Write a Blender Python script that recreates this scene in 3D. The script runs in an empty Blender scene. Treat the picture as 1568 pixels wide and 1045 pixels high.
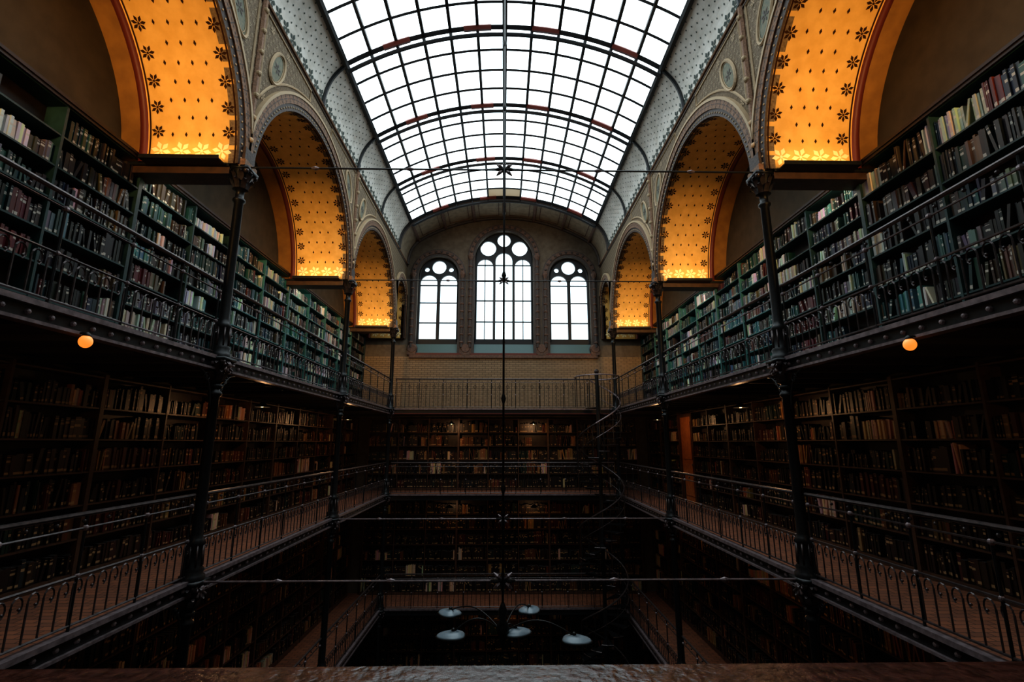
import bpy, math, random
from mathutils import Vector, Matrix
from math import sin, cos, pi, sqrt, radians
random.seed(7)
sc = bpy.context.scene
COL = sc.collection

# ------------------------------------------------------------ dimensions
W = 4.0
COLS = [1.56, 6.80, 12.04, 17.28]
Y0, Y1 = -1.6, 19.1
XO = 5.8          # outer wall
XB = 5.5          # bookcase front
ZG = [-5.3, -1.73, 1.17]
ZF = -8.2
ZS = 4.08
ZT = 7.25
R = 2.42
GX, GZ, GA = 3.55, 8.30, 9.35
GR = (GX*GX + (GA-GZ)**2)/(2*(GA-GZ))
GC = GA-GR

# ------------------------------------------------------------ materials
def mat(name, col, rough=0.6, metal=0.0, noise=None, nscale=8.0, bump=0.0, emis=None, estr=0.0, spec=0.5):
    m = bpy.data.materials.new(name); m.use_nodes = True
    nt = m.node_tree; b = nt.nodes['Principled BSDF']
    b.inputs['Base Color'].default_value = (*col, 1)
    b.inputs['Roughness'].default_value = rough
    b.inputs['Metallic'].default_value = metal
    b.inputs['Specular IOR Level'].default_value = spec
    if noise:
        tc = nt.nodes.new('ShaderNodeTexCoord')
        n = nt.nodes.new('ShaderNodeTexNoise'); n.inputs['Scale'].default_value = nscale
        n.inputs['Detail'].default_value = 6
        r = nt.nodes.new('ShaderNodeValToRGB')
        r.color_ramp.elements[0].position = 0.35; r.color_ramp.elements[1].position = 0.65
        r.color_ramp.elements[0].color = (*col, 1); r.color_ramp.elements[1].color = (*noise, 1)
        nt.links.new(tc.outputs['Object'], n.inputs['Vector'])
        nt.links.new(n.outputs['Fac'], r.inputs['Fac'])
        nt.links.new(r.outputs['Color'], b.inputs['Base Color'])
        if bump:
            bp = nt.nodes.new('ShaderNodeBump'); bp.inputs['Strength'].default_value = bump
            bp.inputs['Distance'].default_value = 0.02
            nt.links.new(n.outputs['Fac'], bp.inputs['Height'])
            nt.links.new(bp.outputs['Normal'], b.inputs['Normal'])
    if emis:
        b.inputs['Emission Color'].default_value = (*emis, 1)
        b.inputs['Emission Strength'].default_value = estr
    return m

def brickmat(name, c1, c2, mortar, sx, bw=0.5, rh=0.25, rot=None, msize=0.02):
    m = bpy.data.materials.new(name); m.use_nodes = True
    nt = m.node_tree; b = nt.nodes['Principled BSDF']; b.inputs['Roughness'].default_value = 0.75
    tc = nt.nodes.new('ShaderNodeTexCoord'); mp = nt.nodes.new('ShaderNodeMapping')
    if rot: mp.inputs['Rotation'].default_value = rot
    br = nt.nodes.new('ShaderNodeTexBrick')
    br.inputs['Scale'].default_value = sx; br.inputs['Brick Width'].default_value = bw
    br.inputs['Row Height'].default_value = rh; br.inputs['Mortar Size'].default_value = msize
    br.inputs['Color1'].default_value = (*c1, 1); br.inputs['Color2'].default_value = (*c2, 1)
    br.inputs['Mortar'].default_value = (*mortar, 1)
    nt.links.new(tc.outputs['Object'], mp.inputs['Vector']); nt.links.new(mp.outputs['Vector'], br.inputs['Vector'])
    nt.links.new(br.outputs['Color'], b.inputs['Base Color'])
    return m

def bookmat(name, gold):
    m = bpy.data.materials.new(name); m.use_nodes = True
    nt = m.node_tree; b = nt.nodes['Principled BSDF']; b.inputs['Roughness'].default_value = 0.4
    L = nt.links.new
    at = nt.nodes.new('ShaderNodeAttribute'); at.attribute_name = 'bcol'
    uv = nt.nodes.new('ShaderNodeUVMap'); uv.uv_map = 'UVMap'
    sp = nt.nodes.new('ShaderNodeSeparateXYZ'); L(uv.outputs['UV'], sp.inputs['Vector'])
    def M(op, a, bb):
        n = nt.nodes.new('ShaderNodeMath'); n.operation = op
        for i, v in enumerate((a, bb)):
            if isinstance(v, (int, float)): n.inputs[i].default_value = v
            else: L(v, n.inputs[i])
        return n.outputs[0]
    u, v = sp.outputs['X'], sp.outputs['Y']
    c = M('ADD', M('MULTIPLY', M('FRACT', M('MULTIPLY', u, 3.3), 0), 0.2), 0.58)
    band = M('LESS_THAN', M('ABSOLUTE', M('SUBTRACT', v, c), 0), 0.05)
    has = M('GREATER_THAN', M('FRACT', M('MULTIPLY', u, 7.31), 0), 0.6)
    lab = M('LESS_THAN', M('ABSOLUTE', M('SUBTRACT', v, 0.13), 0), 0.055)
    hasl = M('GREATER_THAN', M('FRACT', M('MULTIPLY', u, 13.7), 0), 0.45)
    line2 = M('LESS_THAN', M('ABSOLUTE', M('SUBTRACT', v, 0.88), 0), 0.012)
    fac = M('MAXIMUM', M('MULTIPLY', band, has), M('MAXIMUM', M('MULTIPLY', lab, hasl), M('MULTIPLY', line2, has)))
    valid = M('GREATER_THAN', v, 0.003)
    fac = M('MULTIPLY', M('MULTIPLY', fac, valid), 0.8)
    mx = nt.nodes.new('ShaderNodeMix'); mx.data_type = 'RGBA'
    L(fac, mx.inputs[0]); L(at.outputs['Color'], mx.inputs[6]); mx.inputs[7].default_value = (*gold, 1)
    L(mx.outputs[2], b.inputs['Base Color'])
    return m

M_iron = mat('cast_iron', (.009, .010, .012), .40, .3, (.016, .018, .019), 20)
M_iron2 = mat('gallery_edge_iron', (.15, .118, .125), .42, .3, (.28, .225, .235), 14)
M_ironm = mat('rail_iron', (.055, .046, .046), .35, .5, (.11, .088, .088), 14)
M_bar = mat('glazing_bar', (.015, .017, .02), .5, .3)
M_red = mat('red_oxide', (.13, .022, .015), .55)
M_teal_dim = mat('teal_shelf_dim', (.010, .036, .037), .45, 0, (.018, .06, .06), 6)  # shelf teal for the dim stretch, darkness put into the colour
M_teal_lit = mat('teal_shelf_lit', (.022, .125, .13), .45, 0, (.04, .185, .185), 6)  # same shelves where they look brighter, put into the colour
M_brown = mat('dark_oak', (.016, .009, .006), .5, 0, (.032, .017, .010), 9)
M_oak = mat('oak_shelf', (.060, .032, .020), .45, 0, (.10, .052, .032), 9)
M_beam = mat('beam_wood', (.05, .022, .012), .5, 0, (.09, .04, .02), 9)
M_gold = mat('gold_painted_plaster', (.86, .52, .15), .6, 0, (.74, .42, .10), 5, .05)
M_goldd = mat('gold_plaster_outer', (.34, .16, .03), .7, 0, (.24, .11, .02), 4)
M_flower = mat('stencil_brown', (.035, .014, .006), .8, spec=.1)
M_flowy = mat('stencil_yellow', (.98, .86, .48), .6)
M_plaster = mat('cove_plaster', (.88, .85, .79), .8, 0, (.70, .67, .60), 3, .1)
M_leaf = mat('stencil_leaf', (.04, .065, .055), .7)
M_span = mat('spandrel_plaster', (.125, .088, .052), .8, 0, (.23, .165, .10), 30, .4)
M_spanl = mat('spandrel_stencil', (.36, .28, .18), .7)
M_ring = mat('arch_moulding_tan', (.32, .175, .10), .7, 0, (.17, .09, .05), 34, .4)
M_ringd = mat('arch_moulding_dark', (.035, .02, .015), .6, 0, (.07, .04, .028), 30, .3)
M_cream = mat('cream_trim', (.50, .37, .23), .7)
M_oval = mat('medallion_fill', (.13, .15, .11), .7, 0, (.22, .2, .13), 25)
M_wall = mat('wall_brown_plaster', (.080, .064, .042), .85, 0, (.058, .046, .03), 4)
M_endw = mat('end_wall_plaster', (.115, .09, .065), .85, 0, (.16, .13, .095), 6)
M_brick = brickmat('glazed_brick', (.25, .175, .10), (.31, .22, .13), (.09, .062, .04), 1.0, .24, .08, (radians(90), 0, 0), .008)
M_tile = brickmat('clay_floor_tile', (.34, .13, .065), (.22, .09, .052), (.05, .03, .02), 1.0, .2, .1, None, .006)
M_floor = mat('stone_floor', (.03, .025, .02), .4, 0, (.04, .032, .025), 4)
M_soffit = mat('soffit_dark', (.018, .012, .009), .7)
M_band = mat('end_band_plaster', (.36, .29, .20), .8, 0, (.25, .20, .14), 6)
M_stone = mat('window_stone', (.18, .10, .07), .75, 0, (.10, .065, .05), 18, .3)
M_stoned = mat('window_stone_dark', (.045, .042, .046), .7, 0, (.10, .075, .06), 25, .3)
M_sill = mat('slate_sill', (.09, .17, .18), .5)
M_rail = mat('varnished_rail', (.028, .009, .006), .20, 0, (.09, .030, .022), 30, .35, spec=.7)
M_enamel = mat('grey_enamel', (.20, .27, .32), .3)
M_sky = mat('skylight_frosted_glass', (.8, .85, .9), .5, 0, emis=(.82, .95, 1.0), estr=2.8)
M_skyt = mat('vent_glass', (.35, .3, .2), .5, 0, emis=(.5, .42, .28), estr=.5)
M_win = mat('window_frosted_glass', (.8, .85, .9), .4, 0, emis=(.72, .92, 1.0), estr=1.35)
M_bulb = mat('globe_glass', (.9, .6, .3), .4, 0, emis=(1, .27, .03), estr=.85)
M_lamp = mat('fill_lamp_underside', (.9, .6, .3), .4, 0, emis=(1, .45, .15), estr=.5)
M_door = mat('door_oak', (.42, .14, .035), .5, 0, (.3, .09, .025), 10)
M_bookA = bookmat('book_spines_upper', (.62, .60, .52))
M_bookB = bookmat('book_spines_lower', (.55, .36, .18))

# ------------------------------------------------------------ mesh builder
class MB:
    def __init__(s): s.v = []; s.f = []; s.m = []; s.mats = []
    def mi(s, m):
        if m not in s.mats: s.mats.append(m)
        return s.mats.index(m)
    def add(s, vs, fs, m):
        k = len(s.v); s.v += [tuple(v) for v in vs]; i = s.mi(m)
        for f in fs: s.f.append([a+k for a in f]); s.m.append(i)
    def box(s, x0, x1, y0, y1, z0, z1, m):
        x0, x1 = min(x0, x1), max(x0, x1)
        s.add([(x0,y0,z0),(x1,y0,z0),(x1,y1,z0),(x0,y1,z0),(x0,y0,z1),(x1,y0,z1),(x1,y1,z1),(x0,y1,z1)],
              [(0,3,2,1),(4,5,6,7),(0,1,5,4),(1,2,6,5),(2,3,7,6),(3,0,4,7)], m)
    def tube(s, pts, r, m, n=6, closed=False):
        P = [Vector(p) for p in pts]; N = len(P); vs = []; prev = None
        for i, p in enumerate(P):
            if closed: t = P[(i+1) % N]-P[i-1]
            else: t = P[min(i+1, N-1)]-P[max(i-1, 0)]
            t.normalize()
            if prev is None:
                ref = Vector((0, 0, 1)) if abs(t.z) < .9 else Vector((1, 0, 0))
                a = t.cross(ref).normalized()
            else:
                a = prev-t*prev.dot(t)
                a = a.normalized() if a.length > 1e-6 else t.orthogonal().normalized()
            prev = a; b = t.cross(a)
            rr = r[i] if isinstance(r, (list, tuple)) else r
            for k in range(n):
                an = 2*pi*k/n; vs.append(p+a*(rr*cos(an))+b*(rr*sin(an)))
        fs = []
        for i in range(N if closed else N-1):
            j = (i+1) % N
            for k in range(n):
                k2 = (k+1) % n; fs.append((i*n+k, i*n+k2, j*n+k2, j*n+k))
        if not closed: fs.append(tuple(range(n))[::-1]); fs.append(tuple((N-1)*n+k for k in range(n)))
        s.add(vs, fs, m)
    def lathe(s, prof, c, m, n=14, axis='z'):
        vs = []; fs = []
        for (r, z) in prof:
            for k in range(n):
                a = 2*pi*k/n
                if axis == 'z': vs.append((c[0]+r*cos(a), c[1]+r*sin(a), c[2]+z))
                elif axis == 'y': vs.append((c[0]+r*cos(a), c[1]+z, c[2]+r*sin(a)))
                else: vs.append((c[0]+z, c[1]+r*cos(a), c[2]+r*sin(a)))
        for i in range(len(prof)-1):
            for k in range(n):
                k2 = (k+1) % n; fs.append((i*n+k, i*n+k2, (i+1)*n+k2, (i+1)*n+k))
        s.add(vs, fs, m)
    def ball(s, c, r, m, n=8, squash=1):
        s.lathe([(max(r*sin(pi*i/6), 1e-4), -r*squash*cos(pi*i/6)) for i in range(7)], c, m, n)
    def obj(s, name, parent=None, smooth=False, loc=None, rz=0):
        me = bpy.data.meshes.new(name); me.from_pydata(s.v, [], s.f)
        for m in s.mats: me.materials.append(m)
        me.polygons.foreach_set('material_index', s.m)
        if smooth: me.polygons.foreach_set('use_smooth', [True]*len(s.f))
        me.update()
        return inst(name, me, parent, loc, rz)

def inst(name, me, parent=None, loc=None, rz=0):
    o = bpy.data.objects.new(name, me); COL.objects.link(o)
    if loc: o.location = loc
    o.rotation_euler = (0, 0, rz)
    if parent: o.parent = parent
    return o
def empty(name, loc=(0, 0, 0)):
    o = bpy.data.objects.new(name, None); COL.objects.link(o); o.location = loc; o.empty_display_size = .2
    return o

def plate(outer, holes, thick):
    cu = bpy.data.curves.new('tmp', 'CURVE'); cu.dimensions = '2D'; cu.fill_mode = 'BOTH'; cu.extrude = thick/2
    for loop in [outer]+holes:
        sp = cu.splines.new('POLY'); sp.points.add(len(loop)-1)
        for p, (a, b) in zip(sp.points, loop): p.co = (a, b, 0, 1)
        sp.use_cyclic_u = True
    o = bpy.data.objects.new('tmp', cu); COL.objects.link(o)
    bpy.context.view_layer.update()
    me = bpy.data.meshes.new_from_object(o)
    V = [tuple(v.co) for v in me.vertices]; F = [tuple(p.vertices) for p in me.polygons]
    bpy.data.objects.remove(o); bpy.data.curves.remove(cu); bpy.data.meshes.remove(me)
    return V, F

def archpath(c, r, zs, z0, n=24):
    pts = []
    if zs-z0 > .01: pts.append((c+r, z0))
    pts += [(c+r*cos(pi*i/n), zs+r*sin(pi*i/n)) for i in range(n+1)]
    if zs-z0 > .01: pts.append((c-r, z0))
    return pts
def circ(c, z, r, n=28): return [(c+r*cos(2*pi*i/n), z+r*sin(2*pi*i/n)) for i in range(n)]

# ------------------------------------------------------------ bays (ya, yb, centre, r, zspring)
BAYS = []
edges = [Y0]+COLS+[Y1]
for i in range(5):
    a, b = edges[i], edges[i+1]; c = (a+b)/2
    if i in (0, 4):
        w = (b-a)/2-.16; BAYS.append((a, b, c, w, 5.45 if i == 4 else 5.0))
    else: BAYS.append((a, b, c, R, ZS))

# ------------------------------------------------------------ room shell
def wall_side(name, sx):
    b = MB(); b.box(sx*XO, sx*(XO+.3), Y0-.3, Y1+.35, ZF, ZT+.4, M_wall); return b.obj(name)
wall_side('wall_left', -1); wall_side('wall_right', 1)
b = MB(); b.box(-XO-.3, XO+.3, Y0-.3, Y1+.35, ZF-.2, ZF, M_floor); b.obj('floor')

def cove(t):
    p0, p1, p2 = (4.0, ZT), (4.0, 7.93), (GX, GZ)
    return tuple((1-t)**2*p0[k]+2*t*(1-t)*p1[k]+t*t*p2[k] for k in (0, 1))
def garc(a):
    th = a*math.asin(GX/GR); return (GR*sin(th), GC+GR*cos(th))
prof = [(-cove(i/8)[0], cove(i/8)[1]) for i in range(8)]+[garc(-1+i/12) for i in range(25)]+[cove(1-i/8) for i in range(1, 9)]

WIN = [(-2.70, .835, 6.77), (0, 1.20, 7.55), (2.70, .835, 6.77)]
ZSILL, ZGL = 3.42, 4.0
outer = [(-XO, ZF), (-XO, ZT)]+prof+[(XO, ZT), (XO, ZF)]
holes = [archpath(c, r, zs, ZSILL) for c, r, zs in WIN]
V, F = plate(outer, holes, .35)
b = MB(); b.add([(a, Y1+.175+c, z) for a, z, c in V], F, M_endw); b.obj('wall_back')
V, F = plate(outer, [], .3)
b = MB(); b.add([(a, Y0-.15+c, z) for a, z, c in V], F, M_endw); b.obj('wall_front')
b = MB(); b.box(-XB, XB, Y1-.05, Y1-.001, ZG[2], 3.36, M_brick); b.obj('wall_back_brick_dado')
b = MB()
b.box(-3.75, 3.75, Y1-.13, Y1-.001, 3.30, 3.42, M_stone)
b.box(-3.75, 3.75, Y1-.08, Y1-.001, 3.42, 3.50, M_red)
for x in (-3.66, -1.52, 1.52, 3.66):
    b.lathe([(.001, -.16), (.16, -.16), (.2, -.08), (.22, 0)], (x, Y1, 3.68), M_stone, 16, 'y')
    b.box(x-.17, x+.17, Y1-.14, Y1-.001, 3.42, 3.62, M_stone)
b.obj('trim_window_frieze')

def window(idx, cx, r, zs, holes, bars, name):
    b = MB()
    V, F = plate(archpath(0, r, zs, ZGL), holes, .09)
    b.add([(cx+a, Y1+.22+c, z) for a, z, c in V], F, M_bar)
    for (x0, z0, x1, z1, t) in bars:
        b.tube([(cx+x0, Y1+.22, z0), (cx+x1, Y1+.22, z1)], t, M_bar, 4)
    p = archpath(0, r-.03, zs, ZGL)
    b.tube([(cx+a, Y1+.2, z) for a, z in p], .05, M_bar, 6)
    V, F = plate(archpath(0, r, zs, ZGL), [], .01)
    b.add([(cx+a, Y1+.27+c, z) for a, z, c in V], F, M_win)
    b.add([(cx-r, Y1+.02, ZSILL), (cx+r, Y1+.02, ZSILL), (cx+r, Y1+.2, ZGL), (cx-r, Y1+.2, ZGL)], [(0, 1, 2, 3)], M_sill)
    b.box(cx-r, cx+r, Y1+.17, Y1+.35, ZSILL, ZGL+.06, M_bar)
    for (r0, r1, off, mm) in ((r, r+.10, .06, M_stoned), (r+.10, r+.24, .10, M_stone), (r+.24, r+.30, .05, M_stoned)):
        pa, pb = archpath(cx, r0, zs, ZSILL+.05, 28), archpath(cx, r1, zs, ZSILL+.05, 28)
        vs = []; fs = []
        for (a1, z1), (a2, z2) in zip(pa, pb):
            vs += [(a1, Y1, z1), (a1, Y1-off, z1), (a2, Y1-off, z2), (a2, Y1, z2)]
        for i in range(len(pa)-1):
            for k in range(3): fs.append((i*4+k, i*4+k+1, i*4+4+k+1, i*4+4+k))
        b.add(vs, fs, mm)
    n = int(pi*r/.2)
    for i in range(n+1):
        a = pi*i/n; b.ball((cx+(r+.17)*cos(a), Y1-.1, zs+(r+.17)*sin(a)), .055, M_stoned, 6)
    for sx in (-1, 1):
        x = cx+sx*(r+.17)
        b.tube([(x, Y1-.12, ZSILL+.3), (x, Y1-.12, zs)], .06, M_stoned, 8)
        z = ZSILL+.5
        while z < zs:
            b.lathe([(.062, -.04), (.09, 0), (.062, .04)], (x, Y1-.12, z), M_stone, 8); z += .32
        b.lathe([(.06, -.15), (.12, 0), (.12, .06), (.05, .06)], (x, Y1-.12, zs), M_stone, 8)
    return b.obj(name)

def lancet(c, hw, zt, z0=None): return archpath(c, hw, zt, ZGL+.12 if z0 is None else z0, 12)
hc = [circ(0, 8.40, .28), circ(-.66, 8.04, .33), circ(.66, 8.04, .33),
      lancet(0, .35, 7.50), lancet(-.785, .335, 7.23), lancet(.785, .335, 7.23)]
bars = []
for z in (4.85, 5.75, 6.6, 7.3):
    bars.append((-1.15, z, 1.15, z, .03))
for x in (0, -.79, .79): bars.append((x, ZGL, x, 7.6, .018))
window(1, 0, 1.20, 7.55, hc, bars, 'window_1')
hs = [circ(0, 7.19, .29), lancet(-.41, .345, 6.5), lancet(.41, .345, 6.5),
      circ(-.5, 7.08, .1, 10), circ(.5, 7.08, .1, 10)]
bars = [(-.8, z, .8, z, .028) for z in (4.8, 5.65, 6.4)]
window(2, -2.70, .835, 6.77, hs, bars, 'window_2')
window(3, 2.70, .835, 6.77, hs, bars, 'window_3')

# ------------------------------------------------------------ arcade walls (spandrels) + gold vaults
def flower(b, P, u, s, size, m, n=6, ph=0, wdt=.34):
    for k in range(n):
        a = ph+2*pi*k/n; ca, sa = cos(a), sin(a)
        q = [(.12, 0), (.62, -wdt*.5), (1, 0), (.62, wdt*.5)]
        vs = [P(u+size*(x*ca-y*sa), s+size*(x*sa+y*ca)) for x, y in q]
        b.add(vs, [(0, 1, 2, 3)], m)
    b.add([P(u+size*.16*cos(i*pi/3), s+size*.16*sin(i*pi/3)) for i in range(6)], [(0, 1, 2, 3, 4, 5)], m)

for sx, nm in ((-1, 'left'), (1, 'right')):
    out = [(Y0, ZT), (Y0, ZS)]
    for (a, c2, c, r, zs) in BAYS:
        out += archpath(c, r, zs, ZS, 32)[::-1]
    out += [(Y1, ZS), (Y1, ZT)]
    V, F = plate(out, [], .12)
    b = MB(); b.add([(sx*(W+.06+c), a, z) for a, z, c in V], F, M_span)
    def Q(y, z, off): return (sx*(W-off), y, z)
    for bi, (ya, yb, c, r, zs) in enumerate(BAYS):
        cl = lambda y: min(max(y, ya+.01), yb-.01)
        for (r0, r1, off, mm) in ((r-.01, r+.12, .035, M_ringd), (r+.12, r+.27, .06, M_ring), (r+.27, r+.32, .08, M_cream)):
            pa, pb = archpath(c, r0, zs, ZS, 40), archpath(c, r1, zs, ZS, 40)
            vs = []; fs = []
            for (a1, z1), (a2, z2) in zip(pa, pb):
                vs += [Q(cl(a1), z1, 0), Q(cl(a1), z1, off), Q(cl(a2), z2, off), Q(cl(a2), z2, 0)]
            for i in range(len(pa)-1):
                for k in range(3): fs.append((i*4+k, i*4+k+1, i*4+4+k+1, i*4+4+k))
            b.add(vs, fs, mm)
        n = int(pi*r/.11)
        for i in range(n+1):
            a = pi*i/n
            b.ball(Q(c+(r+.05)*cos(a), zs+(r+.05)*sin(a), .035), .020, M_cream, 5)
        n = int(pi*r/.16)
        for i in range(n+1):
            a = pi*i/n; y = c+(r+.195)*cos(a)
            if ya+.05 < y < yb-.05:
                PP = lambda u, s: Q(u, s, .064)
                flower(b, PP, y, zs+(r+.195)*sin(a), .075, M_ringd, 4, a)
        z = 5.0; j = 0
        while z < ZT-.1:
            y = ya+.06+(.07 if j % 2 else 0)
            while y < yb-.03:
                d = sqrt((y-c)**2+(z-zs)**2) if z > zs else abs(y-c)
                if d > r+.40: flower(b, lambda u, s: Q(u, s, .005), y, z, .045, M_spanl, 4, j, .6)
                y += .14
            z += .12; j += 1
    for yc in COLS[1:3]:
        for d in (-1, 1):
            bay = yc+d*2.62
            pts = []
            rr = R+.42
            a0 = math.acos(min(1, (2.62-.13)/rr))
            for i in range(17):
                a = a0+(1.35-a0)*i/16
                pts.append(Q(bay-d*rr*cos(a), ZS+rr*sin(a), .01))
            pts += [Q(bay-d*rr*cos(1.35), 7.1, .01), Q(yc+d*.13, 7.1, .01)]
            b.tube(pts, .022, M_cream, 5, True)
            cy, cz = yc+d*.62, 6.42
            ov = []; ov2 = []; ov3 = []
            tilt = -d*.45
            for i in range(24):
                a = 2*pi*i/24; u, v = .19*cos(a), .40*sin(a)
                y_, z_ = cy+u*cos(tilt)-v*sin(tilt), cz+u*sin(tilt)+v*cos(tilt)
                ov.append(Q(y_, z_, .02)); ov3.append(Q(cy+(y_-cy)*.78, cz+(z_-cz)*.85, .02))
                ov2.append(Q(cy+(y_-cy)*1.0, cz+(z_-cz)*1.0, .014))
            b.add(ov2, [tuple(range(24))], M_oval)
            b.tube(ov, .028, M_cream, 5, True); b.tube(ov3, .008, M_cream, 4, True)
            flower(b, lambda u, s: Q(u, s, .02), cy, cz, .12, M_ringd, 6, .3)
            for (dy, dz, s_) in ((.28, 5.6, .09), (.95, 6.95, .08), (.35, 6.95, .08), (.24, 5.25, .06)):
                flower(b, lambda u, s: Q(u, s, .012), yc+d*dy, dz, s_, M_cream, 6, 0)
        b.tube([Q(yc, 4.5, .02), Q(yc, 7.2, .02)], .05, M_ring, 6)
        for z in (4.6, 5.0, 5.4, 5.8, 6.2, 6.6, 7.0): b.ball(Q(yc, z, .06), .05, M_cream, 6)
    b.tube([Q(Y0, ZT, .02), Q(Y1, ZT, .02)], .03, M_ring, 6)
    b.tube([Q(Y0, ZT-.1, .01), Q(Y1, ZT-.1, .01)], .018, M_ringd, 5)
    b.obj('arcade_spandrel_wall_'+nm)
    for bi, (ya, yb, c, r, zs) in enumerate(BAYS):
        e = empty('gold_side_vault')
        b = MB()
        def strip(r_, x0, x1, m):
            p = archpath(c, r_, zs, ZS, 40); vs = []; fs = []
            for (a, z) in p: vs += [(sx*x0, a, z), (sx*x1, a, z)]
            for i in range(len(p)-1): fs.append((i*2, i*2+1, i*2+3, i*2+2))
            b.add(vs, fs, m)
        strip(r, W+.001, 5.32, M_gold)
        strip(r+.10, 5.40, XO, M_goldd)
        p = archpath(c, r-.03, zs, ZS, 40); p2 = archpath(c, r+.11, zs, ZS, 40)
        vs = []; fs = []
        for (a, z), (a2, z2) in zip(p, p2):
            vs += [(sx*5.32, a2, z2), (sx*5.32, a, z), (sx*5.42, a, z), (sx*5.42, a2, z2)]
        for i in range(len(p)-1):
            for k in range(3): fs.append((i*4+k, i*4+k+1, i*4+4+k+1, i*4+4+k))
        b.add(vs, fs, M_red)
        b.obj('vault_shell', e, True)
        d = MB()
        def P(u, s):
            if zs > ZS+.01:
                h = zs-ZS
                if s < h: return (sx*(W+u), c+r-.006, ZS+s)
                s -= h
            a = s/r; return (sx*(W+u), c+(r-.006)*cos(a), zs+(r-.006)*sin(a))
        Ltot = pi*r+2*(zs-ZS)
        Ls = Ltot*(.98 if bi in (1, 2, 3) else .5)
        for k in range(4): flower(d, P, .22+k*.3, .19, .15, M_flowy, 6, .2, .5)
        s = .48
        while s < Ls:
            flower(d, P, .13, s, .105, M_flower, 7, .3, .42); flower(d, P, 1.17, s, .105, M_flower, 7, .3, .42); s += .36
        s = .44; j = 0
        while s < Ls:
            for k in range(4):
                u = .36+k*.2+(.1 if j % 2 else 0)
                if u < 1.05:
                    d.add([P(u-.020, s), P(u, s-.035), P(u+.020, s), P(u, s+.04)], [(0, 1, 2, 3)], M_flower)
            s += .25; j += 1
        for uu in (.025, 1.285):
            n = 60
            vs = []; fs = []
            for i in range(n+1):
                vs += [P(uu-.012, Ls*i/n), P(uu+.012, Ls*i/n)]
            for i in range(n): fs.append((2*i, 2*i+1, 2*i+3, 2*i+2))
            d.add(vs, fs, M_flower)
        d.obj('stencil_flowers', e)

# cross beams from the columns to outer wall, each carrying slim uplights
for sx in (-1, 1):
    for ci, yc in enumerate(COLS):
        b = MB()
        x0, x1 = sx*(W+.1), sx*XO
        b.box(x0, x1, yc-.17, yc+.17, ZS-.15, ZS-.02, M_beam)
        b.box(x0, x1, yc-.20, yc+.20, ZS-.04, ZS+.01, M_iron)
        b.box(sx*(W+.15), sx*5.3, yc-.38, yc-.19, ZS-.04, ZS-.02, M_iron)
        b.box(sx*(W+.15), sx*5.3, yc-.39, yc-.375, ZS-.04, ZS+.02, M_iron)
        b.box(sx*(W+.35), sx*5.05, yc+.19, yc+.25, ZS+.0, ZS+.15, M_iron)  # housing for the added vault fill light
        b.obj('cross_beam')
        if ci > 0:
            li = bpy.data.lights.new('uplight', 'AREA'); li.shape = 'RECTANGLE'; li.size = 1.05; li.size_y = .06
            li.energy = 4.5 if ci == 1 else 4; li.color = (1, .60, .23)
            lo = bpy.data.objects.new('vault_uplight', li); COL.objects.link(lo)
            lo.location = (sx*(W+.68), yc-.358, ZS+.0)
            lo.rotation_euler = Vector((0, -.25, 1)).to_track_quat('-Z', 'Y').to_euler()
        if ci < 3:
            li = bpy.data.lights.new('fill_projector', 'AREA'); li.shape = 'RECTANGLE'; li.size = .65; li.size_y = .10  # added light, evens out the gold on the vault's far half
            li.energy = (25, 12, 11)[ci]; li.color = (1, .56, .20); li.spread = radians(70 if ci == 0 else 55)
            lo = bpy.data.objects.new('vault_fill_light', li); COL.objects.link(lo)
            lo.location = (sx*(W+.70), yc+.27, ZS+.09)
            lo.rotation_euler = Vector((0, 1, .22 if ci == 0 else .06)).to_track_quat('-Z', 'Z').to_euler()
            li = bpy.data.lights.new('washer', 'AREA'); li.shape = 'RECTANGLE'; li.size = .4; li.size_y = .06
            li.energy = 5; li.color = (1, .80, .55)
            lo = bpy.data.objects.new('wall_washer', li); COL.objects.link(lo)
            lo.location = (sx*5.1, yc+.30, ZS-.02)
            lo.rotation_euler = Vector((sx*.6, .5, .02)).to_track_quat('-Z', 'Z').to_euler()

# ------------------------------------------------------------ ceiling: coves, end bands, skylight
b = MB()
for sx in (-1, 1):
    def C(y, t, off=0.0):
        x, z = cove(t)
        return (sx*(x-off), y, z-off*.4)
    vs = []; fs = []; n = 10
    for i in range(n+1):
        vs += [C(COLS[0], i/n), C(COLS[3], i/n)]
    for i in range(n): fs.append((2*i, 2*i+1, 2*i+3, 2*i+2))
    b.add(vs, fs, M_plaster)
    y = COLS[0]+.2
    PP = lambda u, s: C(u, s/1.25, .008)
    while y < COLS[3]-.1:
        flower(b, PP, y, .16, .14, M_leaf, 5, .2, .6); y += .29
    y = COLS[0]+.1; j = 0
    while y < COLS[3]-.05:
        for k in range(5):
            s = .38+k*.17+(.085 if j % 2 else 0)
            if s < 1.18: b.add([PP(y-.020, s), PP(y, s-.025), PP(y+.020, s), PP(y, s+.025)], [(0, 1, 2, 3)], M_leaf)
        y += .15; j += 1
    for i in range(7):
        y = COLS[0]+2.62*i
        b.tube([C(y, t/10, .02) for t in range(11)], .045, M_iron, 6)
    b.tube([(sx*GX, COLS[0], GZ-.02), (sx*GX, COLS[3], GZ-.02)], .075, M_iron, 6)
b.obj('ceiling_cove')
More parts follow.
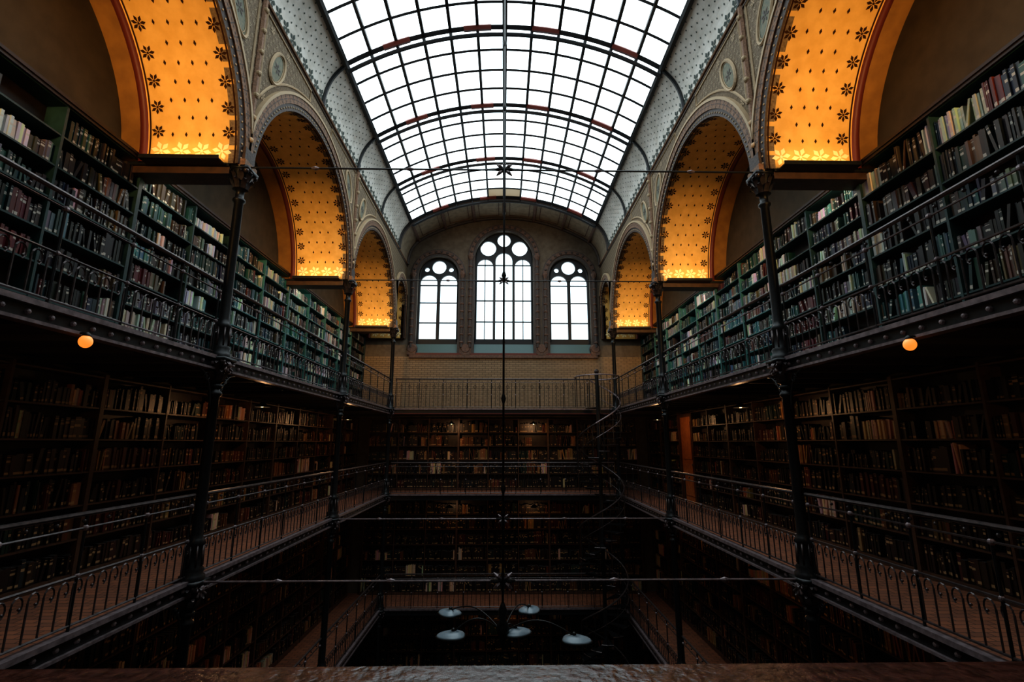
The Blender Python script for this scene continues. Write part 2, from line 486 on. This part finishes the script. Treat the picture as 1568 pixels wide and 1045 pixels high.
for (a, c2, nm) in ((COLS[3], Y1, 'ceiling_band_back'), (Y0, COLS[0], 'ceiling_band_front')):
    b = MB(); vs = []; fs = []
    for (x, z) in prof: vs += [(x, a, z), (x, c2, z)]
    for i in range(len(prof)-1): fs.append((2*i, 2*i+1, 2*i+3, 2*i+2))
    b.add(vs, fs, M_band)
    def inner(x, z, o=.03): return (x*(1-o/5), z-o)
    for y in (a+.08, c2-.08):
        b.tube([(inner(x, z)[0], y, inner(x, z)[1]) for x, z in prof], .07, M_stoned, 6)
    for k in range(0, 7):
        x, z = garc(-1+k/3)
        b.tube([(x, a+.05, z-.04), (x, c2-.05, z-.04)], .07, M_stone, 6)
        if k < 6:
            q = [garc(-1+(k+.18)/3), garc(-1+(k+.82)/3)]
            b.tube([(q[0][0], a+.3, q[0][1]-.015), (q[1][0], a+.3, q[1][1]-.015), (q[1][0], c2-.3, q[1][1]-.015), (q[0][0], c2-.3, q[0][1]-.015)], .02, M_stone, 4, True)
    b.obj(nm)

# skylight
NR, NC = 24, 12
e = empty('skylight')
g = MB(); fr = MB()
dy = (COLS[3]-COLS[0])/NR
for j in range(NR):
    for i in range(NC):
        a0, a1 = -1+2*i/NC, -1+2*(i+1)/NC
        y0, y1 = COLS[0]+j*dy, COLS[0]+(j+1)*dy
        (xa, za), (xb, zb) = garc(a0), garc(a1)
        mm = M_skyt if (j == NR-1 and i in (5, 6)) else M_sky
        g.add([(xa, y0, za+.03), (xb, y0, zb+.03), (xb, y1, zb+.03), (xa, y1, za+.03)], [(0, 3, 2, 1)], mm)
for i in range(NC+1):
    x, z = garc(-1+2*i/NC); t = .055 if i == NC//2 else .034
    fr.box(x-t, x+t, COLS[0], COLS[3], z-.05, z+.02, M_bar)
for j in range(NR+1):
    y = COLS[0]+j*dy; big = (j % 4 == 0)
    pts = [garc(-1+k/12) for k in range(25)]
    t = .07 if big else .036
    fr.tube([(x, y, z) for x, z in pts], t, M_bar, 4)
    if big:
        fr.tube([(x*.985, y, z-.20) for x, z in pts], .045, M_bar, 6)
        for k in range(2, 25, 2):
            x, z = pts[k]
            fr.tube([(x, y, z), (x*.985, y, z-.20)], .022, M_bar, 4)
        for k in (3, 4, 9, 10, 14, 15, 20, 21):
            (x, z), (x2, z2) = pts[k], pts[k+1]
            fr.tube([(x, y-.05, z-.05), (x2, y-.05, z2-.05)], .07, M_red, 5)
g.obj('skylight_panes', e); fr.obj('skylight_frame', e)
for sx, nm in ((-1, 'left'), (1, 'right')):
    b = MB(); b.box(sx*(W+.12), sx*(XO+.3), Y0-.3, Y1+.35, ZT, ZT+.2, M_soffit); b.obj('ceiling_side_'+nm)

# ------------------------------------------------------------ galleries
def slab(b, x0, x1, y0, y1, z, edge):
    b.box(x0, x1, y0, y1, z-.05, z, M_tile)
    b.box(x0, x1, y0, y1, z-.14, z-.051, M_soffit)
for li, z in enumerate(ZG):
    for sx, nm in ((-1, 'left'), (1, 'right')):
        b = MB(); slab(b, sx*(W+.02), sx*XO, Y0, Y1, z, 0)
        b.box(sx*(W-.05), sx*(W+.06), Y0, COLS[3]-.02, z-.03, z+.02, M_iron2)
        b.box(sx*(W-.005), sx*(W+.03), Y0, COLS[3]-.02, z-.15, z-.03, M_iron)
        b.box(sx*(W-.04), sx*(W+.08), Y0, COLS[3]-.02, z-.18, z-.15, M_iron2)
        y = Y0+.1
        while y < COLS[3]-.1:
            b.lathe([(.03, 0), (.02, -sx*.02), (.001, -sx*.025)], (sx*(W-.005), y, z-.09), M_iron2, 6, 'x')
            y += .22
        y = Y0+.4
        while y < Y1:
            b.box(sx*(W+.08), sx*XO, y-.03, y+.03, z-.2, z-.14, M_soffit); y += .655
        b.obj('gallery_floor_'+nm)
    b = MB(); slab(b, -W-.02, W+.02, COLS[3]+.02, Y1, z, 0)
    b.box(-W, W, COLS[3]-.05, COLS[3]+.05, z-.03, z+.02, M_iron2)
    b.box(-W, W, COLS[3]-.01, COLS[3]+.02, z-.15, z-.03, M_iron)
    b.box(-W, W, COLS[3]-.04, COLS[3]+.06, z-.18, z-.15, M_red if z > 0 else M_iron)
    b.obj('gallery_floor_back')
    if z < 0:
        b = MB(); slab(b, -W-.02, W+.02, Y0, COLS[0]-.02, z, 0)
        b.box(-W, W, COLS[0]-.05, COLS[0]+.05, z-.18, z+.02, M_iron2); b.obj('gallery_floor_front')

# ------------------------------------------------------------ columns
def column_mesh():
    b = MB()
    levels = [ZF]+ZG
    tops = ZG+[ZS]
    for k, (z0, z1) in enumerate(zip(levels, tops)):
        h = z1-z0; r = .070
        b.lathe([(.15, 0), (.15, .06), (.12, .08), (.135, .13), (.105, .17), (.10, .42), (.12, .45), (.085, .50),
                 (r, .56), (r*.9, h-.55), (.09, h-.52), (.09, h-.49), (r*.85, h-.46), (r*.85, h-.36), (.11, h-.33)],
                (0, 0, z0), M_iron, 14)
        for q in range(8):
            a = 2*pi*q/8
            b.tube([(.105*cos(a), .105*sin(a), z0+.17), (.10*cos(a), .10*sin(a), z0+.43)], .014, M_ironm, 4)
        zc = z1-.34
        b.lathe([(.08, 0), (.09, .12), (.14, .26), (.16, .30)], (0, 0, zc), M_iron, 14)
        for row, (zz, rr, s) in enumerate(((.02, .09, .13), (.13, .105, .14))):
            for q in range(8):
                a = 2*pi*(q+.5*row)/8; ca, sa = cos(a), sin(a); tx, ty = -sa*.035, ca*.035
                pts = [(rr, zz, 1), (rr+.035, zz+s*.6, 1.1), (rr+.085, zz+s, .7), (rr+.10, zz+s*.8, .2)]
                vs = []
                for (ra, za, w) in pts:
                    vs += [(ra*ca-tx*w, ra*sa-ty*w, zc+za), (ra*ca+tx*w, ra*sa+ty*w, zc+za)]
                b.add(vs, [(0, 1, 3, 2), (2, 3, 5, 4), (4, 5, 7, 6)], M_ironm)
        b.box(-.16, .16, -.16, .16, z1-.05, z1-.0, M_iron)
        for q in range(4):
            a = pi/4+q*pi/2
            b.ball((.18*cos(a), .18*sin(a), z1-.07), .04, M_ironm, 8)
        if k < 3:
            b.ball((0, 0, z1-.4), .09, M_iron, 10, .6)
            for d in (-1, 1):
                pts = [(0, d*.08, z1-.75)]+[(0, d*(.08+.36*(1-cos(t*pi/16))), z1-.75+.55*sin(t*pi/16)) for t in range(1, 9)]
                b.tube(pts, .014, M_iron, 5)
                sp = [(0, d*(.22+.07*(1-t/22)*cos(t*.5)), z1-.3+.07*(1-t/22)*sin(t*.5)) for t in range(20)]
                b.tube(sp, .011, M_iron, 5)
            for d in (-1, 1):
                b.ball((d*.13, 0, z1-.1), .05, M_iron2, 8)
                for q in range(5):
                    a = pi*q/4-pi
                    b.tube([(d*.12, 0, z1-.1), (d*.15, .12*cos(a), z1-.1+.12*sin(a))], [.012, .022], M_iron2, 5)
    return b
cm = None
for sx in (-1, 1):
    for yc in COLS:
        if cm is None:
            o = column_mesh().obj('cast_iron_column', None, True, (sx*(W+.0), yc, 0)); cm = o.data
        else: inst('cast_iron_column', cm, None, (sx*(W+.0), yc, 0))

b = MB()
for sx in (-1, 1):
    for yc in COLS:
        b.box(sx*(W-.12), sx*(W+.12), yc-.17, yc+.17, ZS, ZS+.10, M_ring)
        b.box(sx*(W-.09), sx*(W+.12), yc-.14, yc+.14, ZS+.10, ZS+.32, M_ringd)
b.obj('trim_impost_blocks')

# ------------------------------------------------------------ railings
def railing_mesh(L, full=False):
    b = MB()
    b.tube([(0, 0, 1.06), (L, 0, 1.06)], .024, M_ironm, 8)
    b.tube([(0, 0, .93), (L, 0, .93)], .011, M_ironm, 5)
    b.tube([(0, 0, .07), (L, 0, .07)], .013, M_ironm, 5)
    n = max(1, round(L/.87)); st = L/n
    for i in range(n+1):
        x = min(max(i*st, .03), L-.03)
        b.tube([(x, 0, 0), (x, 0, 1.05)], .014, M_iron, 6); b.ball((x, 0, .93), .03, M_iron2, 6)
        b.ball((x, 0, .5), .026, M_iron2, 6)
    m = max(1, round(L/.145)); s2 = L/m
    for i in range(m):
        x = (i+.5)*s2
        if i % 2 == 0: b.ball((x, 0, .995), .018, M_ironm, 6)
        if full:
            b.tube([(x, 0, .07), (x, 0, .93)], .009, M_iron, 5)
            if i % 2: b.tube([(x+.05*cos(t*pi/5), 0, .78+.05*sin(t*pi/5)) for t in range(10)], .007, M_iron, 4, True)
        else:
            b.tube([(x, 0, .07), (x, 0, .40)], .009, M_ironm, 5)  # paler iron: the light balusters catch is put into the colour
            b.tube([(x, 0, .38)]+[(x+.05-.05*cos(t*pi/6), 0, .40+.07*sin(t*pi/6)) for t in range(0, 9)], .009, M_ironm, 4)
            b.ball((x+.075, 0, .37), .013, M_ironm, 5)
    if not full:
        b.tube([(0, 0, .5), (L, 0, .5)], .013, M_ironm, 5)
    return b
def rail_obj(me, x, y, z, rz):
    return inst('iron_railing', me, None, (x, y, z), rz)
LB = 5.24-.26
rm = railing_mesh(LB); o = rm.obj('iron_railing', None, False, (-(W+.02), COLS[0]+.13, ZG[0]), pi/2); RM = o.data
first = True
for z in ZG:
    for sx in (-1, 1):
        for k in range(3):
            if first: first = False; continue
            rail_obj(RM, sx*(W+.02), COLS[k]+.13, z, pi/2)
rb = railing_mesh(8-.3, True)
o = rb.obj('iron_railing', None, False, (-W+.15, COLS[3], ZG[2]), 0); RB = o.data
for z in ZG[:2]: rail_obj(RB, -W+.15, COLS[3], z, 0)

# foreground wooden top rail on its own ironwork
b = MB()
x0, x1 = -W+.1, W-.1
pr = [(-.20, -.035), (-.20, .0), (-.18, .02), (.165, .02), (.18, .008), (.18, -.035)]
vs = []; yR = 1.40; zR = -.650
for x in (x0, x1): vs += [(x, yR+p, zR+q) for p, q in pr]
n = len(pr)
b.add(vs, [tuple(range(n)), tuple(range(n, 2*n))[::-1]]+[(i, (i+1) % n, n+(i+1) % n, n+i) for i in range(n)], M_rail)
b.box(x0, x1, yR-.03, yR+.03, zR-.11, zR-.036, M_rail)
x = x0+.1
while x < x1:
    b.tube([(x, yR, ZG[1]), (x, yR, zR-.1)], .012, M_iron, 5); x += .145
for x in (-3.8, -1.9, 0, 1.9, 3.8): b.tube([(x, yR, ZG[1]), (x, yR, zR-.1)], .025, M_iron, 8)
b.obj('wooden_balustrade')

# ------------------------------------------------------------ bookcases
PALA_DIM = [((.015,.015,.015),30), ((.010,.035,.035),12), ((.015,.025,.045),8), ((.10,.018,.02),5), ((.13,.085,.055),9),
        ((.46,.43,.36),8), ((.70,.69,.65),6), ((.14,.16,.16),9), ((.03,.09,.09),6), ((.045,.03,.022),13), ((.08,.22,.23),2)]  # book colours darkened for the dim stretch
PALA_LIT = [((.02,.02,.02),18), ((.012,.06,.06),14), ((.02,.05,.08),9), ((.11,.03,.03),4), ((.18,.13,.09),6),
        ((.55,.54,.48),12), ((.80,.80,.77),12), ((.20,.24,.24),12), ((.04,.17,.18),9), ((.06,.045,.035),8), ((.10,.26,.28),4)]  # book colours lightened for the bright stretch
PALB = [((.012,.008,.007),36), ((.033,.017,.010),24), ((.13,.05,.020),9), ((.08,.018,.012),5), ((.34,.17,.07),7),
        ((.02,.02,.02),12), ((.72,.54,.38),5), ((.016,.034,.03),6)]  # lower levels: darkness and scattered lit highlights put into the book colours
def bookcase(name, L, H, rows, units, pal, mshelf, mbook, loc, rz, cornice=True, fill=.93):
    D = .27
    e = empty(name, loc); e.rotation_euler = (0, 0, rz)
    b = MB(); t = .014
    base = .09
    b.box(0, L, D-.012, D, 0, H, M_brown)
    b.box(0, L, .01, D, 0, base, mshelf)
    us = L/units; rp = (H-base-.04)/rows
    for i in range(units+1):
        x = min(max(i*us, t*1.2), L-t*1.2); b.box(x-t*1.2, x+t*1.2, 0, D-.012, 0, H, mshelf)
    for j in range(1, rows+1):
        z = base+j*rp
        for i in range(units):
            b.box(i*us+t*1.2, (i+1)*us-t*1.2, .006, D-.012, z-.012, z+.010, mshelf)
    if cornice:
        b.box(0, L, -.05, D, H, H+.04, M_brown); b.box(0, L, -.03, D, H-.04, H, M_brown)
    b.obj('shelves', e)
    V = []; F = []; Cc = []; UV = []
    names = [p[0] for p in pal]; wts = [p[1] for p in pal]
    for i in range(units):
        for j in range(rows):
            z = base+j*rp+.011
            x = i*us+.03; xe = (i+1)*us-.03
            runc = None; hbase = random.uniform(.55, .80)*rp
            maxx = xe if random.random() < fill else x+(xe-x)*random.uniform(.4, .85)
            while x < maxx-.02:
                if runc is None or random.random() < .22:
                    cb = random.choices(names, wts)[0]; runc = cb
                    runw = random.uniform(.018, .052); runh = hbase*random.uniform(.78, 1.12)
                c = [min(1, max(0, q*random.uniform(.7, 1.25))) for q in runc]
                w = runw*random.uniform(.75, 1.25); h = min(runh*random.uniform(.92, 1.06), rp-.04)
                if x+w > maxx: break
                lean = 0
                if random.random() < .07:
                    lean = random.uniform(.06, .30)*random.choice((-1, 1))
                wx = w*cos(lean)+h*abs(sin(lean))
                if x+wx > maxx: lean = 0; wx = w
                d0 = .02+random.uniform(0, .05); d1 = min(d0+h*.7, D-.02)
                k = len(V)
                def T(a, bb):
                    return (a*cos(lean)+bb*sin(lean), -a*sin(lean)+bb*cos(lean))
                cs = [T(0, 0), T(w, 0), T(w, h), T(0, h)]
                mx_ = min(q[0] for q in cs); mz_ = min(q[1] for q in cs)
                cs = [(x+q[0]-mx_, z+q[1]-mz_) for q in cs]
                for dd in (d0, d1):
                    for q in cs: V.append((q[0], dd, q[1]))
                F += [(k, k+1, k+2, k+3), (k+3, k+2, k+6, k+7), (k, k+3, k+7, k+4), (k+1, k+5, k+6, k+2)]
                ru = random.random()
                UV += [(ru, .002), (ru, .002), (ru, 1), (ru, 1)]+[(0, 0)]*12
                Cc += [(*c, 1)]*4
                tp = [min(1, q*.4+.08) for q in c]
                Cc += [(*tp, 1)]*4+[(*c, 1)]*8
                x += wx+random.choice((.001, .001, .002, .004))
                if random.random() < .015: x += random.uniform(.03, .14)
    me = bpy.data.meshes.new('books'); me.from_pydata(V, [], F); me.materials.append(mbook)
    ca = me.color_attributes.new('bcol', 'FLOAT_COLOR', 'CORNER')
    ca.data.foreach_set('color', [q for c in Cc for q in c])
    uvl = me.uv_layers.new(name='UVMap'); uvl.data.foreach_set('uv', [q for c in UV for q in c])
    me.update()
    inst('books', me, e)
    return e

for li, z in enumerate([ZF]+ZG[:2]):
    H = (2.6, 3.3, 2.65)[li]; rows = (5, 7, 6)[li]
    for i in range(5):
        a, c2 = edges[i], edges[i+1]
        if i == 4: c2 = Y1-.36
        if li == 0 and i in (0, 4): continue
        L = c2-a; un = max(1, round(L/1.31))
        bookcase('bookcase', L, H, rows, un, PALB, M_oak, M_bookB, (-XB, a, z), pi/2, False)
        if li == 2 and i == 3:
            bookcase('bookcase', 2.3, H, rows, 2, PALB, M_oak, M_bookB, (XB, a+2.3, z), -pi/2, False)
            bookcase('bookcase', L-3.4, H, rows, 1, PALB, M_oak, M_bookB, (XB, c2, z), -pi/2, False)
        else:
            bookcase('bookcase', L, H, rows, un, PALB, M_oak, M_bookB, (XB, c2, z), -pi/2, False)
    for x0 in (-5.1, -1.7, 1.7):
        bookcase('bookcase', 3.4, H, (5, 6, 5)[li], 3, PALB, M_oak, M_bookB, (x0, Y1-.3, z), 0, False)
# upper gallery: dim cases near the front, brighter beyond, brightness put into their colours
segs = [(Y0, 1.56, 0), (1.56, 6.80, 0), (6.80, 9.42, 1), (9.42, 12.04, 2), (12.04, 17.28, 2), (17.28, Y1-.1, 1)]
for a, c2, kind in segs:
    L = c2-a; un = max(1, round(L/1.31)); z = ZG[2]
    pal = PALA_DIM if kind < 2 else PALA_LIT
    ms = M_teal_dim if kind < 2 else M_teal_lit
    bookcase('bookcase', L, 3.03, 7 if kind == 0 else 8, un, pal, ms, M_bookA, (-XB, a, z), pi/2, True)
    bookcase('bookcase', L, 3.03, 6 if kind == 0 else 8, un, pal, ms, M_bookA, (XB, c2, z), -pi/2, True)
# door
b = MB()
ya, yb = COLS[2]+2.38, COLS[2]+3.32
b.box(XB+.05, XB+.11, ya, yb, ZG[1], ZG[1]+2.5, M_door)
b.box(XB, XB+.16, ya-.06, ya, ZG[1], ZG[1]+2.6, M_beam); b.box(XB, XB+.16, yb, yb+.06, ZG[1], ZG[1]+2.6, M_beam)
b.box(XB, XB+.16, ya, yb, ZG[1]+2.5, ZG[1]+2.6, M_beam)
for z0, z1 in ((.2, 1.1), (1.25, 2.35)):
    b.box(XB+.03, XB+.05, ya+.12, yb-.12, ZG[1]+z0, ZG[1]+z1, M_door)
b.ball((XB+.02, ya+.08, ZG[1]+1.1), .03, M_iron2)
b.obj('door_1')

# ------------------------------------------------------------ tie rods, hanging rod, chandelier
def rosette(b, c, s):
    b.ball(c, s*.3, M_iron, 10)
    for q in range(8):
        a = 2*pi*q/8
        tip = (c[0]+s*cos(a), c[1], c[2]+s*sin(a)*.8); mid = (c[0]+s*.6*cos(a), c[1]-.02, c[2]+s*.6*sin(a)*.8)
        b.tube([c, mid, tip], [s*.07, s*.17, s*.05], M_iron2 if q % 2 else M_iron, 6)
for yc in COLS[1:3]:
    for z, s in ((ZS+.05, .17), (ZG[1]-.02, .17)):
        b = MB()
        b.tube([(-W+.08, yc, z), (W-.08, yc, z)], .014, M_iron2 if z < 0 else M_iron, 6)
        for x in (-2.9, -1.45, 1.45, 2.9): b.lathe([(.014, -.06), (.035, 0), (.014, .06)], (x, yc, z), M_iron2, 8, 'x')
        rosette(b, (0, yc, z), s)
        b.obj('tie_rod')
ch = empty('chandelier', (0, COLS[1]-.04, 0))
b = MB()
b.tube([(0, 0, GA-.22), (0, 0, -2.2)], .015, M_iron, 8)
for z in (8.0, 6.4, 5.2, 2.4, .6, -.6): b.lathe([(.015, -.07), (.035, 0), (.015, .07)], (0, 0, z), M_iron, 10)
b.lathe([(.02, .2), (.06, .1), (.04, 0), (.09, -.1), (.05, -.2), (.02, -.32), (.001, -.36)], (0, 0, -2.2), M_iron, 12)
b.obj('stem', ch, True)
SH = [(-.74, .79), (-.62, -.02), (.38, .89), (.16, .06), (.88, -.18)]
arms = MB(); shd = MB()
for (x, y) in SH:
    l = sqrt(x*x+y*y); dx, dy_ = x/l, y/l
    pts = []
    for t in range(13):
        q = t/12; pts.append((x*q, y*q, -2.35+.16*sin(q*pi)*(1 if l > .4 else .5)+(0.02)*q))
    arms.tube(pts, .009, M_iron, 6)
    rings = [(.12, .045), (.5, .03), (.85, .005), (1.0, -.02), (.9, -.012)]
    vs = []; fs = []; n = 28
    for (q, zz) in rings:
        for k in range(n):
            an = 2*pi*k/n
            rr = .175*q*(1+.30*max(0, cos(an))**3-.12*max(0, cos(an+pi))**8)
            ex, ey = rr*cos(an), rr*.92*sin(an)
            vs.append((x+ex*dx-ey*dy_, y+ex*dy_+ey*dx, -2.36+zz))
    for i in range(len(rings)-1):
        for k in range(n):
            k2 = (k+1) % n; fs.append((i*n+k, i*n+k2, (i+1)*n+k2, (i+1)*n+k))
    fs.append(tuple(range(n)))
    shd.add(vs, fs, M_enamel)
    arms.ball((x, y, -2.31), .028, M_iron); arms.tube([(x, y, -2.35), (x, y, -2.47)], .028, M_iron, 8)
arms.obj('arms', ch, True); shd.obj('shades', ch, True)
b = MB(); yc = COLS[2]-.04
b.tube([(0, yc, GA-.22), (0, yc, ZG[1]-.1)], .013, M_iron, 8)
for z in (7.5, 6, 2.5, .5): b.lathe([(.013, -.07), (.04, 0), (.013, .07)], (0, yc, z), M_iron, 10)
b.lathe([(.02, .1), (.06, 0), (.02, -.2), (.001, -.25)], (0, yc, ZG[1]-.1), M_iron, 10)
b.obj('hanging_rod', None, True)

# ------------------------------------------------------------ spiral staircase
e = empty('spiral_staircase', (3.15, 16.26, 0))
b = MB(); RS = .74
zt = ZG[2]
b.tube([(0, 0, ZF), (0, 0, zt+1.15)], .06, M_iron, 10)
b.ball((0, 0, zt+1.2), .08, M_ironm, 10)
ns = int((zt-ZF)/.2); rise = (zt-ZF)/ns
def pa(k): return radians(100)+radians(-27)*(ns-k)
for k in range(ns+1):
    a0 = pa(k); z = ZF+rise*k; da = radians(13.5)
    vs = []
    for zz in (z-.03, z):
        vs += [(.05*cos(a0), .05*sin(a0), zz), (RS*cos(a0-da), RS*sin(a0-da), zz), (RS*cos(a0), RS*sin(a0), zz), (RS*cos(a0+da), RS*sin(a0+da), zz)]
    b.add(vs, [(0, 1, 2, 3), (4, 7, 6, 5), (0, 4, 5, 1), (1, 5, 6, 2), (2, 6, 7, 3), (3, 7, 4, 0)], M_iron)
    b.tube([(RS*cos(a0-da), RS*sin(a0-da), z), (RS*cos(a0), RS*sin(a0), z), (RS*cos(a0+da), RS*sin(a0+da), z)], .012, M_ironm, 4)
    b.tube([(RS*cos(a0), RS*sin(a0), z), (RS*cos(a0), RS*sin(a0), z+1.0)], .012, M_iron, 5)
for off, rr in ((1.0, .024), (.55, .01)):
    pts = []; top = []
    for k in range(ns*3+1):
        kk = k/3; a = pa(kk); q = (RS*cos(a), RS*sin(a), ZF+rise*kk+off)
        (pts if kk <= ns-8 else top).append(q)
    b.tube(pts+top[:1], rr, M_ironm, 6); b.tube(top, rr, M_iron2, 6)
b.tube([(RS*cos(t*pi/12), RS*sin(t*pi/12), zt+1.0) for t in range(-14, 6)], .022, M_iron2, 6)
for t in range(-14, 6, 1):
    b.tube([(RS*cos(t*pi/12), RS*sin(t*pi/12), zt), (RS*cos(t*pi/12), RS*sin(t*pi/12), zt+1.0)], .01, M_iron, 5)
b.obj('stair', e)

# ------------------------------------------------------------ lamps
for sx in (-1, 1):
    e = empty('globe_lamp', (sx*3.90, 4.50, 0))
    b = MB()
    b.tube([(sx*.12, 0, ZG[2]-.165), (0, 0, ZG[2]-.165), (0, 0, ZG[2]-.19)], .012, M_iron, 6)
    b.lathe([(.012, .03), (.035, .01), (.035, -.01)], (0, 0, ZG[2]-.185), M_iron, 12)
    b.obj('fitting', e, True)
    b = MB()
    b.lathe([(max(.001, .055*sin(pi*i/12)), -.06*cos(pi*i/12)) for i in range(13)], (0, 0, ZG[2]-.245), M_bulb, 18)
    b.obj('globe', e, True)
def fill_pendant(x, y, ztop, energy, col=(1, .50, .20)):  # warm fill light added under the galleries, a pendant built around it
    e = empty('fill_lamp', (x, y, 0))
    b = MB()
    b.tube([(0, 0, ztop), (0, 0, ztop-.30)], .008, M_iron, 6)
    b.lathe([(.02, -.26), (.05, -.29), (.14, -.36), (.145, -.365), (.13, -.36), (.045, -.30)], (0, 0, ztop), M_iron, 18)
    b.lathe([(.03, -.30), (.035, -.33), (.02, -.36), (.001, -.365)], (0, 0, ztop), M_lamp, 12)
    b.obj('shade', e, True)
    li = bpy.data.lights.new('fill_bulb', 'POINT'); li.energy = energy; li.color = col; li.shadow_soft_size = .03
    lo = bpy.data.objects.new('fill_bulb', li); COL.objects.link(lo); lo.location = (0, 0, ztop-.40); lo.parent = e
for sx in (-1, 1):
    for y, en in ((3.3, 8), (9.4, 10), (14.6, 11)):
        fill_pendant(sx*4.6, y, ZG[2]-.14, en, (1, .54, .25))
    for y in (9.4, 14.6):
        fill_pendant(sx*4.6, y, ZG[1]-.14, 4)
for x in (-1.9, 1.1): fill_pendant(x, 18.0, ZG[2]-.14, 12, (1, .57, .29)); fill_pendant(x, 18.0, ZG[1]-.14, 5, (1, .58, .3))
fill_pendant(0, 18.0, ZG[0]-.14, 5, (1, .58, .3))

# ------------------------------------------------------------ world, camera
w = bpy.data.worlds.new('World'); sc.world = w; w.use_nodes = True
w.node_tree.nodes['Background'].inputs[0].default_value = (.6, .75, 1, 1)
w.node_tree.nodes['Background'].inputs[1].default_value = .5

cam = bpy.data.cameras.new('camera'); cam.sensor_width = 36; cam.lens = 17.06; cam.clip_start = .02
co = bpy.data.objects.new('camera', cam); COL.objects.link(co)
co.location = (0, 0, 0); co.rotation_euler = (radians(90+11.86), 0, radians(-1.0))
sc.camera = co
sc.view_settings.view_transform = 'Standard'
for lk in ('Medium High Contrast', 'High Contrast'):
    try:
        sc.view_settings.look = lk; print('look', lk); break
    except Exception as ex: print(ex)
sc.view_settings.exposure = 0.08
